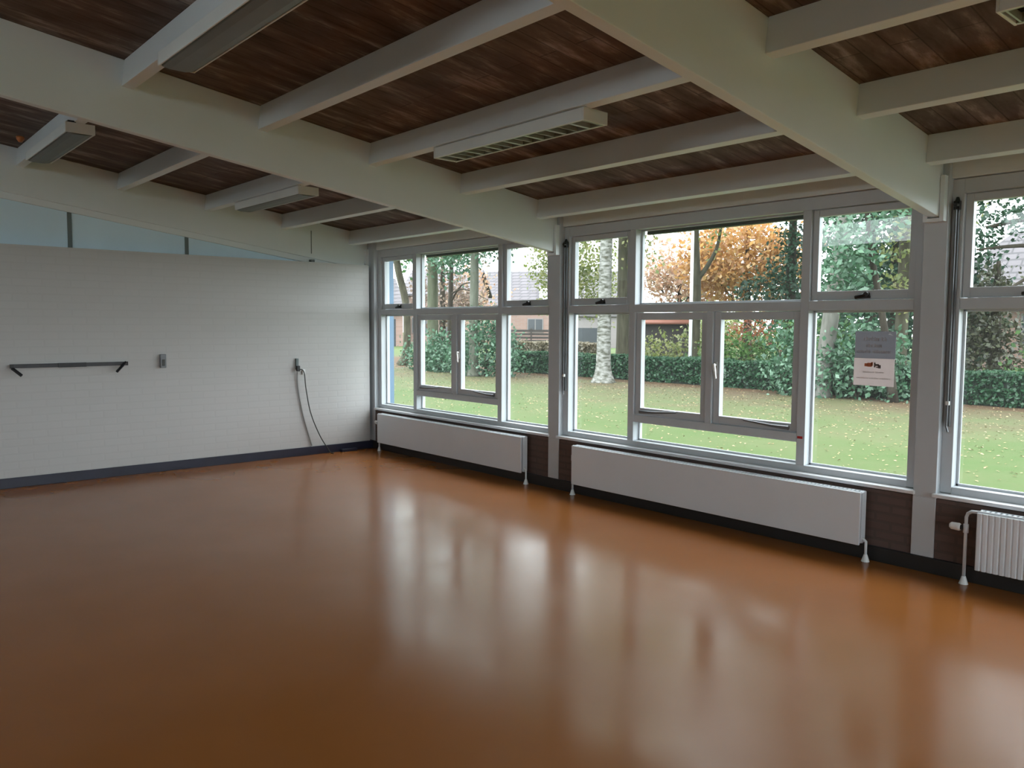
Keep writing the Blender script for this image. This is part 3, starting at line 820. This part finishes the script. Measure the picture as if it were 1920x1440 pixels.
# --- trees seen through the middle window
t = tree('birch_tree', 'white birch trunk standing on the lawn before the hedge', 'tree', [(-7.42, 12.57, GZ, .40), (-7.42, 12.57, .05, .30), (-7.42, 12.57, .45, .225), (-7.41, 12.58, 2.0, .20), (-7.38, 12.6, 4.5, .185), (-7.3, 12.7, 9, .10)], 'birch',
     [(-7.8, 12.8, 6.2, 2.4, 2.0, 1.5, 700), (-8.35, 12.9, 4.4, .75, .8, .75, 330)], 'yellowgreen', .14, seed=21, tall=(9.6, 3.5, 2080))
tree('dark_trunk_tree', 'dark brown trunk just right of the white birch behind the hedge', 'tree', [(-10.6, 17.1, GZ, .34), (-10.6, 17.1, .8, .25), (-10.62, 17.1, 3.0, .22), (-10.7, 17.1, 9, .14)], 'olive',
     [(-10.4, 17.0, 6.6, 2.6, 2.0, 1.6, 600), (-10.0, 17.2, 4.4, .8, .8, 1.0, 140)], 'yellowgreen', .16, seed=22, tall=(10.6, 4.1, 2560))
tree('forked_tree', 'forked dark tree directly behind the white flagpole', 'tree', [(-8.58, 18.71, GZ, .28), (-8.58, 18.71, 1.0, .19), (-8.56, 18.71, 3.0, .17), (-8.66, 18.71, 4.8, .15), (-8.7, 18.7, 8, .09)], 'olive',
     [(-8.5, 18.8, 7.0, 2.6, 2.0, 1.4, 500), (-8.0, 19.1, 4.9, .45, .4, .7, 90)], 'yellowgreen', .16, seed=23, tall=(10.6, 3.9, 2400),
     branches=[[(-8.56, 18.71, 3.2, .10), (-8.25, 18.9, 3.7, .075), (-7.98, 19.1, 4.4, .06), (-7.85, 19.2, 5.4, .04)]])
t = thing('flagpole', 'thin white flagpole rising behind the hedge', 'flagpole', (-6.03, 15.0, GZ))
bm = B(); tube(bm, [(-6.03, 15.0, GZ), (-6.03, 15.0, 3.0), (-6.02, 15.0, 7.5)], [.055, .05, .035], 12); obj('pole', bm, M['white_plastic'], t, smooth=True)
bm = B(); box(bm, -6.15, -5.91, 14.88, 15.12, GZ - .02, GZ + .05); obj('foot_plate', bm, M['grey_metal'], t)
tree('orange_maple', 'large orange autumn maple beyond the hedge in the middle window', 'tree', [(-13.57, 29.83, GZ, .30), (-13.5, 29.8, 1.6, .2), (-13.6, 29.8, 4.5, .13), (-13.6, 29.8, 7, .06)], 'dark',
     [(-13.6, 29.4, 5.0, 2.9, 2.4, 2.0, 5200), (-12.2, 30.3, 4.2, 1.6, 1.5, 1.3, 900), (-15.2, 28.9, 4.6, 1.6, 1.5, 1.5, 800)], 'orange', .26, seed=24,
     branches=[[(-13.5, 29.7, 1.8, .10), (-12.7, 29.4, 3.4, .07), (-12.2, 29.2, 5.4, .03)], [(-13.5, 29.7, 2.0, .10), (-14.6, 29.4, 3.4, .06), (-15.4, 29.2, 4.6, .03)]])
tree('pink_maple', 'thin pinkish orange maple left of the flagpole, sky showing through', 'tree', [(-19.0, 31.5, GZ, .24), (-19.0, 31.5, 1.8, .16), (-19.0, 31.5, 5.6, .06)], 'dark',
     [(-18.0, 31.6, 3.9, 2.8, 2.0, 1.3, 2600), (-20.0, 31.5, 4.7, 2.0, 1.6, 1.2, 900), (-18.6, 31.6, 6.4, 3.0, 2.0, .9, 330)], 'pinkorange', .26, seed=25,
     branches=[[(-19.0, 31.5, 2.0, .09), (-18.0, 31.3, 3.6, .05), (-17.2, 31.2, 4.8, .02)], [(-19.0, 31.5, 2.2, .08), (-20.2, 31.4, 3.6, .05), (-21.0, 31.2, 4.4, .02)]])
tree('pine_tree', 'dark bluish pine at the right side of the middle window', 'tree', [(-5.86, 20.48, GZ, .26), (-5.86, 20.48, 2.5, .18), (-5.8, 20.5, 8, .08)], 'dark',
     [(-5.75, 20.3, 3.0, .95, .9, 1.3, 1500), (-6.9, 20.2, 2.9, .75, .7, .55, 400), (-5.2, 20.6, 4.7, 1.2, 1.0, .7, 600), (-5.6, 20.4, 6.6, 1.6, 1.5, 1.0, 500)], 'pine', .16, seed=26, tall=(9.1, 2.9, 1920))
bush('yellow_shrub', 'yellow green shrubs behind the hedge left of the flagpole', 'bush', [(-10.4, 18.6, .45, 1.0, .7, .7, 800), (-9.0, 19.2, .6, 1.0, .7, .85, 900), (-8.0, 19.9, .4, .8, .7, .7, 500)], 'yellowgreen', .14, seed=27)
bush('green_shrub', 'fresh green shrub behind the hedge under the pine', 'bush', [(-6.1, 17.6, .55, 1.2, .8, .8, 1300), (-4.6, 18.3, .75, 1.1, .8, .95, 1300), (-7.2, 17.9, .35, .6, .6, .6, 350)], 'green', .13, seed=28)
bush('red_shrub', 'small red and orange leaved shrub behind the green shrub', 'bush', [(-7.6, 20.6, 1.35, .8, .6, .5, 330), (-6.7, 20.7, 1.2, .6, .5, .5, 160)], 'red', .14, seed=29)
bush('rhododendron', 'pale glossy rhododendron in front of the hedge, left of the leaning trunk', 'bush', [(-1.75, 13.3, .75, .60, .5, .85, 1000), (-1.25, 13.3, .3, .55, .45, .4, 400)], 'rhodo', .13, seed=30)
tree('leaning_tree', 'pale leaning trunk standing in the rhododendrons', 'tree', [(-.78, 13.23, GZ, .28), (-.76, 13.24, .3, .21), (-.62, 13.32, 2.0, .19), (-.40, 13.42, 4.4, .175), (-.1, 13.5, 8, .10)], 'pale',
     [(.1, 13.4, 6.2, 2.4, 2.0, 1.4, 900)], 'rhodo', .15, seed=31, tall=(9.1, 3.7, 2400))
bush('rhododendron', 'pale glossy rhododendron right of the leaning trunk, behind the poster', 'bush', [(.05, 13.4, .85, .6, .5, .8, 1000), (.75, 13.5, .6, .45, .45, .75, 800), (-.45, 13.2, .5, .5, .4, .6, 600)], 'rhodo', .13, seed=32)
tree('leafy_tree', 'broad leaved tree with bluish green leaves in the upper right pane', 'tree', [(1.0, 13.2, GZ, .12), (.85, 12.9, 1.6, .08), (.7, 12.4, 3.4, .06), (.6, 12.2, 5, .03)], 'dark',
     [(.45, 11.9, 3.3, .75, .6, .65, 650), (.15, 12.2, 2.55, .65, .5, .4, 400), (.7, 12.4, 4.3, .9, .8, .6, 450)], 'rhodo', .15, seed=33)
tree('olive_tree', 'slender olive trunk behind the poster right of the leaning trunk', 'tree', [(-.32, 16.55, GZ, .22), (-.32, 16.55, .8, .17), (-.3, 16.55, 4, .15), (-.3, 16.6, 9, .09)], 'olive',
     [(.0, 16.4, 3.3, 1.0, .9, 1.2, 700), (.3, 16.6, 5.4, 1.6, 1.4, 1.2, 600)], 'yellowgreen', .15, seed=34, tall=(10.1, 3.5, 2080))
tree('dark_fir', 'dark green fir filling the gap behind the leaning trunk', 'tree', [(-1.6, 19.0, GZ, .22), (-1.6, 19.0, 3, .15), (-1.6, 19, 8, .05)], 'dark',
     [(-1.5, 18.8, 2.2, 1.9, 1.2, 1.8, 2600), (-1.6, 19.0, 5.0, 1.5, 1.2, 1.6, 1300)], 'pine', .17, seed=35, tall=(8.1, 2.9, 2080))
bush('bright_shrub', 'bright green shrub between the trunks behind the hedge', 'bush', [(-2.2, 16.6, 1.35, .75, .5, .5, 420), (-2.0, 16.4, .4, .8, .5, .6, 500)], 'green', .13, seed=36)
# --- right-hand window
tree('brown_conifer', 'brownish green conifer behind the hedge in the right-hand window', 'tree', [(1.08, 19.2, GZ, .2), (1.1, 19.2, 2, .13), (1.1, 19.2, 3.4, .05)], 'dark',
     [(1.0, 19.0, .75, .85, .8, .9, 1500), (1.05, 19.1, 1.7, .7, .7, .8, 1200), (1.1, 19.1, 2.5, .45, .45, .5, 500)], 'conifer', .13, seed=41)
tree('cedar_tree', 'blue green cedar with long drooping boughs in the right-hand window', 'tree', [(4.6, 14.9, GZ, .3), (4.6, 14.9, 3, .24), (4.6, 14.9, 9, .12)], 'dark',
     [(3.3, 13.6, 3.95, .7, .5, .12, 300), (2.7, 13.4, 3.55, .6, .5, .10, 150), (4.2, 14.0, 4.7, 1.3, 1.0, .25, 500), (3.6, 13.8, 5.4, 1.6, 1.2, .4, 600)], 'pine', .12, seed=42, tall=(8.6, 3.7, 2400),
     branches=[[(4.6, 14.9, 3.4, .10), (3.6, 14.0, 3.85, .07), (2.7, 13.4, 3.7, .03)], [(4.6, 14.9, 2.9, .08), (3.5, 14.1, 3.3, .05), (2.5, 13.5, 3.25, .02)], [(4.6, 14.9, 2.2, .07), (3.6, 14.2, 2.75, .04), (2.7, 13.8, 2.1, .015)]])
bush('green_shrub', 'light green shrub behind the hedge at the right edge of the photo', 'bush', [(3.2, 17.3, .8, .7, .6, .8, 700), (2.7, 16.6, .3, .5, .4, .5, 300)], 'green', .13, seed=43)

tree('beech_tree', 'pinkish brown beech filling the gap between the trunks in the left window', 'tree', [(-26.5, 20.5, GZ, .25), (-26.5, 20.5, 2.5, .16), (-26.6, 20.6, 7, .06)], 'dark',
     [(-26.6, 20.4, 3.0, 2.2, 1.4, 1.7, 1300), (-25.4, 21.6, 2.6, 1.2, 1.0, 1.0, 400), (-26.6, 20.6, 5.6, 2.4, 1.8, 1.2, 600)], 'beech', .2, seed=51)
tree('poplar_tree', 'pale yellow green tree directly behind the white birch', 'tree', [(-17.7, 20.9, GZ, .22), (-17.7, 20.9, 3, .15), (-17.7, 20.9, 9, .07)], 'olive',
     [(-17.6, 20.7, 4.4, 1.5, 1.2, 2.4, 3000), (-16.4, 22.0, 3.6, 1.2, 1.0, 1.8, 1500)], 'yellowgreen', .17, seed=52)
tree('dark_fir', 'dark fir closing the gap above the poster', 'tree', [(-.3, 21.0, GZ, .25), (-.3, 21.0, 3, .17), (-.3, 21.0, 9, .06)], 'dark',
     [(-.5, 20.4, 4.2, 1.1, .9, 2.4, 2000), (-.3, 20.8, 2.0, 1.1, .9, 1.9, 1300)], 'pine', .18, seed=53)
# --- houses and fences
brickM = brick('house_brick', (.20, .125, .10), (.23, .145, .12), (.20, .16, .14), 'xz', .5, .16, .03, .8, .2)
tileM = brick('grey_roof_tiles', (.085, .078, .085), (.10, .092, .10), (.05, .048, .052), 'xz', .6, .30, .05, .7, .3)
winM = paint('house_window', (.04, .045, .05), .2)
def house(label, cx, cy, rot, w, d, he, hr, doors=True, wall=None, dormer=False, hip=0.0, chim=True):
    """gabled house; its ridge runs along local x, local -y faces the lawn"""
    t = thing('house', label, 'house', (cx, cy, GZ))
    T = Matrix.Translation((cx, cy, GZ)) @ Matrix.Rotation(rot, 4, 'Z')
    def bt(name, mat, dims, bevel=0, parent=None):
        bm = B(); box(bm, *dims, T=T); return obj(name, bm, mat, parent or t, bevel)
    bm = B()
    prof = [(-d / 2, 0), (d / 2, 0), (d / 2, he), (0, hr - .12), (-d / 2, he)]
    if hip: prof = [(-d / 2, 0), (d / 2, 0), (d / 2, he), (-d / 2, he)]
    prism(bm, [T @ Vector((-w / 2, y, z)) for y, z in prof], [T @ Vector((w / 2, y, z)) for y, z in prof])
    obj('wall', bm, wall or brickM, t)
    bm = B(); o = .4; k = (hr - he) / (d / 2)
    prof = [(-d / 2 - o, he - o * k), (0, hr), (d / 2 + o, he - o * k), (d / 2 + o, he - o * k + .15), (0, hr + .17), (-d / 2 - o, he - o * k + .15)]
    ins = [0, hip, 0, 0, hip, 0]
    prism(bm, [T @ Vector((-w / 2 - .3 + q, y, z)) for (y, z), q in zip(prof, ins)], [T @ Vector((w / 2 + .3 - q, y, z)) for (y, z), q in zip(prof, ins)])
    if hip:   # sloping roof ends
        for sx in (-1, 1):
            e = sx * (w / 2 + .3); z0 = he - o * k
            vs = [bm.verts.new(T @ Vector(p)) for p in ((e, -d / 2 - o, z0), (e, d / 2 + o, z0), (e - sx * hip, 0, hr + .12), (e - sx * .2, -d / 2 - o, z0 - .1), (e - sx * .2, d / 2 + o, z0 - .1), (e - sx * (hip + .2), 0, hr))]
            for q in ((0, 1, 2), (3, 5, 4), (0, 2, 5, 3), (1, 4, 5, 2), (0, 3, 4, 1)): bm.faces.new([vs[i] for i in q])
    obj('roof', bm, tileM, t)
    if chim: bt('chimney', brickM, (w * .3, w * .3 + .7, -.35, .35, hr - .5, hr + .9))
    n = max(2, int(w / 3))
    for i in range(n):
        x = -w / 2 + (i + .5) * w / n
        f = bt('window', M['house_trim'], (x - .75, x + .75, -d / 2 - .06, -d / 2 + .02, 1.0, 2.3), .01)
        bt('pane', winM, (x - .66, x - .04, -d / 2 - .075, -d / 2 - .055, 1.08, 2.22), 0, f)
        bt('pane', winM, (x + .04, x + .66, -d / 2 - .075, -d / 2 - .055, 1.08, 2.22), 0, f)
    if doors: bt('door', winM, (w / 2 - .6 - .9, w / 2 - .6, -d / 2 - .05, -d / 2 + .02, 0, 2.1))
    if dormer:
        z0 = he + (hr - he) * .12; y0 = -d / 2 + (z0 - he) / k
        dm = bt('dormer', M['white_plastic'], (-1.3, 1.3, y0 - .15, y0 + 1.8, z0, z0 + 1.15))
        bt('pane', M['light_plastic'], (-1.1, 1.1, y0 - .17, y0 - .14, z0 + .2, z0 + 1.0), 0, dm)
    return t
house('brick house with a white dormer in its tiled roof, right part of the left window', -47.5, 49.5, math.radians(42), 13, 8, 3.7, 6.75, dormer=True, chim=False)
house('brick house behind the pinkish beech in the left window', -44.5, 34.2, math.radians(38), 5.5, 6, 4.2, 6.0, chim=False)
house('brick house at the far left edge of the left window', -47.0, 27.0, math.radians(75), 6, 5.5, 2.9, 5.2)
house('house whose hipped tiled roof fills the upper right-hand window', -.6, 36.0, math.radians(-12), 10.0, 8, 3.0, 7.0, hip=3.4, chim=False)
# garage and shed
t = thing('garage', 'pale low garage with a dark opening left of the birch', 'garage', (-33.8, 40.2, GZ))
T = Matrix.Translation((-33.8, 40.2, GZ)) @ Matrix.Rotation(math.radians(42), 4, 'Z')
for nm, mt, dm in (('wall', M['garage_wall'], (-1.9, 1.9, -1.5, 1.5, 0, 2.35)), ('roof', M['garage_roof'], (-2.1, 2.1, -1.7, 1.7, 2.36, 2.55)), ('door_opening', winM, (-1.5, .5, -1.53, -1.45, 0, 1.5))):
    bm = B(); box(bm, *dm, T=T); obj(nm, bm, mt, t)
t = thing('shed', 'dark timber shed with a reddish roof beyond the yellow shrubs', 'shed', (-19.2, 30.0, GZ))
T = Matrix.Translation((-19.2, 30.2, GZ)) @ Matrix.Rotation(math.radians(36), 4, 'Z')
bm = B(); box(bm, -1.0, 1.6, -.8, .8, 0, 1.85, T=T); obj('wall', bm, paint('dark_shed_boards', (.025, .02, .02), .8), t)
bm = B(); prof = [(-1.05, 1.8), (0, 2.15), (1.05, 1.8), (1.05, 1.88), (0, 2.24), (-1.05, 1.88)]
prism(bm, [T @ Vector((-1.15, y, z)) for y, z in prof], [T @ Vector((1.75, y, z)) for y, z in prof])
obj('roof', bm, paint('red_brown_roofing', (.14, .05, .03), .8), t)
t = thing('wooden_fence', 'dark slatted wooden fence far beyond the lawn in the left window', 'fence', (-36.5, 36.3, GZ))
woodM = paint('dark_fence_boards', (.022, .017, .014), .8)
T = Matrix.Translation((-36.6, 36.3, GZ)) @ Matrix.Rotation(math.radians(47.6), 4, 'Z')
bm = B()
for k in range(5): box(bm, -4, 4, -.02, .02, .12 + k * .26, .30 + k * .26, T=T)
obj('slat_panel', bm, woodM, t)
for k in range(5):
    x = -4 + k * 2
    bm = B(); box(bm, x - .06, x + .06, -.08, -.021, 0, 1.45, T=T); obj('post', bm, woodM, t)

# --- distant trees closing the view
DIST = [(-58, 31, 'green', 'distant green tree at the far left behind the brick house'), (-60, 44, 'yellowgreen', 'distant yellowish tree left of the dormer house'),
        (-40, 62, 'green', 'distant green tree behind the birch'), (-30, 52, 'yellowgreen', 'distant yellowish tree behind the pink maple'),
        (-20, 46, 'pine', 'distant dark tree behind the orange maple'), (-11.5, 39, 'pine', 'distant dark tree right of the orange maple'),
        (-6.5, 28, 'pine', 'distant dark tree behind the leaning trunk'), (9, 30, 'green', 'distant green tree right of the tiled roof')]
for i, (x, y, lf, lab) in enumerate(DIST):
    h = [3.2, 3.4, 3.4, 2.0, 2.6, 3.6, 5.0, 2.2][i]
    tree('distant_tree', lab, 'tree', [(x, y, GZ, .3), (x, y, h, .2), (x, y, h * 1.6, .08)], 'dark',
         [(x, y, h * .45, 3.6, 2.4, h * .55, 1100), (x + .4, y, h * 1.1, 2.8, 2.2, h * .5, 800)], lf, .34, seed=60 + i, group='distant trees beyond the garden')

# fallen leaves on the grass
rng = np.random.default_rng(99)
n = 11000
px = rng.uniform(-22, 12, n); py = 1.5 + 12.3 * rng.random(n) ** .6
pts = np.stack([px, py, np.full(n, GZ + .012)], 1)
LM['fallen'] = leaf_mat('fallen_leaves', [(.55, .42, .20), (.62, .52, .28), (.50, .30, .16), (.66, .58, .38)], trans=.1, gloss=.05)
tag(leaves('fallen_leaves', LM['fallen'], pts, .045, None, 98, (0, 0, 5), 0), 'yellow and brown fallen leaves scattered over the lawn', 'leaves', kind='stuff')

# ------------------------------------------------------------------ light: overcast sky
w = bpy.data.worlds.new('overcast_sky'); S.world = w; w.use_nodes = True
nt = w.node_tree; nt.nodes.clear()
out = nt.nodes.new('ShaderNodeOutputWorld'); bg = nt.nodes.new('ShaderNodeBackground')
tc = nt.nodes.new('ShaderNodeTexCoord'); sp = nt.nodes.new('ShaderNodeSeparateXYZ')
nt.links.new(tc.outputs['Generated'], sp.inputs[0])
r = ramp(nt, [(0.0, (.55, .60, .62)), (.5, (.80, .87, .93)), (1.0, (1.0, 1.0, 1.0))])
mr = nt.nodes.new('ShaderNodeMapRange'); mr.inputs['From Min'].default_value = -.2; mr.inputs['From Max'].default_value = 1
nt.links.new(sp.outputs['Z'], mr.inputs['Value']); nt.links.new(mr.outputs[0], r.inputs['Fac'])
nt.links.new(r.outputs['Color'], bg.inputs['Color']); bg.inputs['Strength'].default_value = 1.0
nt.links.new(bg.outputs[0], out.inputs[0])

# ------------------------------------------------------------------ camera
cam = bpy.data.cameras.new('camera'); co = bpy.data.objects.new('camera', cam); COL.objects.link(co)
yaw, pitch, roll, f = 0.85315, -0.074204, 0.0050076, 1506.84
cy, sy, cp, spt = math.cos(yaw), math.sin(yaw), math.cos(pitch), math.sin(pitch)
fw = Vector((-sy * cp, cy * cp, spt)); ri = Vector((cy, sy, 0)); up = ri.cross(fw)
c, s = math.cos(roll), math.sin(roll)
ri2 = c * ri + s * up; up2 = -s * ri + c * up
co.matrix_world = Matrix(((ri2.x, up2.x, -fw.x, 9.10175), (ri2.y, up2.y, -fw.y, -5.52507), (ri2.z, up2.z, -fw.z, 1.6), (0, 0, 0, 1)))
cam.sensor_width = 36; cam.sensor_fit = 'HORIZONTAL'; cam.lens = f / 1920 * 36
cam.clip_end = 400
S.camera = co

S.view_settings.view_transform = 'Standard'; S.view_settings.look = 'None'
S.view_settings.gamma = 1.0; S.view_settings.use_curve_mapping = False
S.view_settings.exposure = 3.3
cyc = S.cycles
cyc.max_bounces = 16; cyc.diffuse_bounces = 8; cyc.glossy_bounces = 6; cyc.transparent_max_bounces = 24; cyc.transmission_bounces = 6
cyc.use_denoising = True; cyc.sample_clamp_indirect = 8
cyc.caustics_reflective = False; cyc.caustics_refractive = False
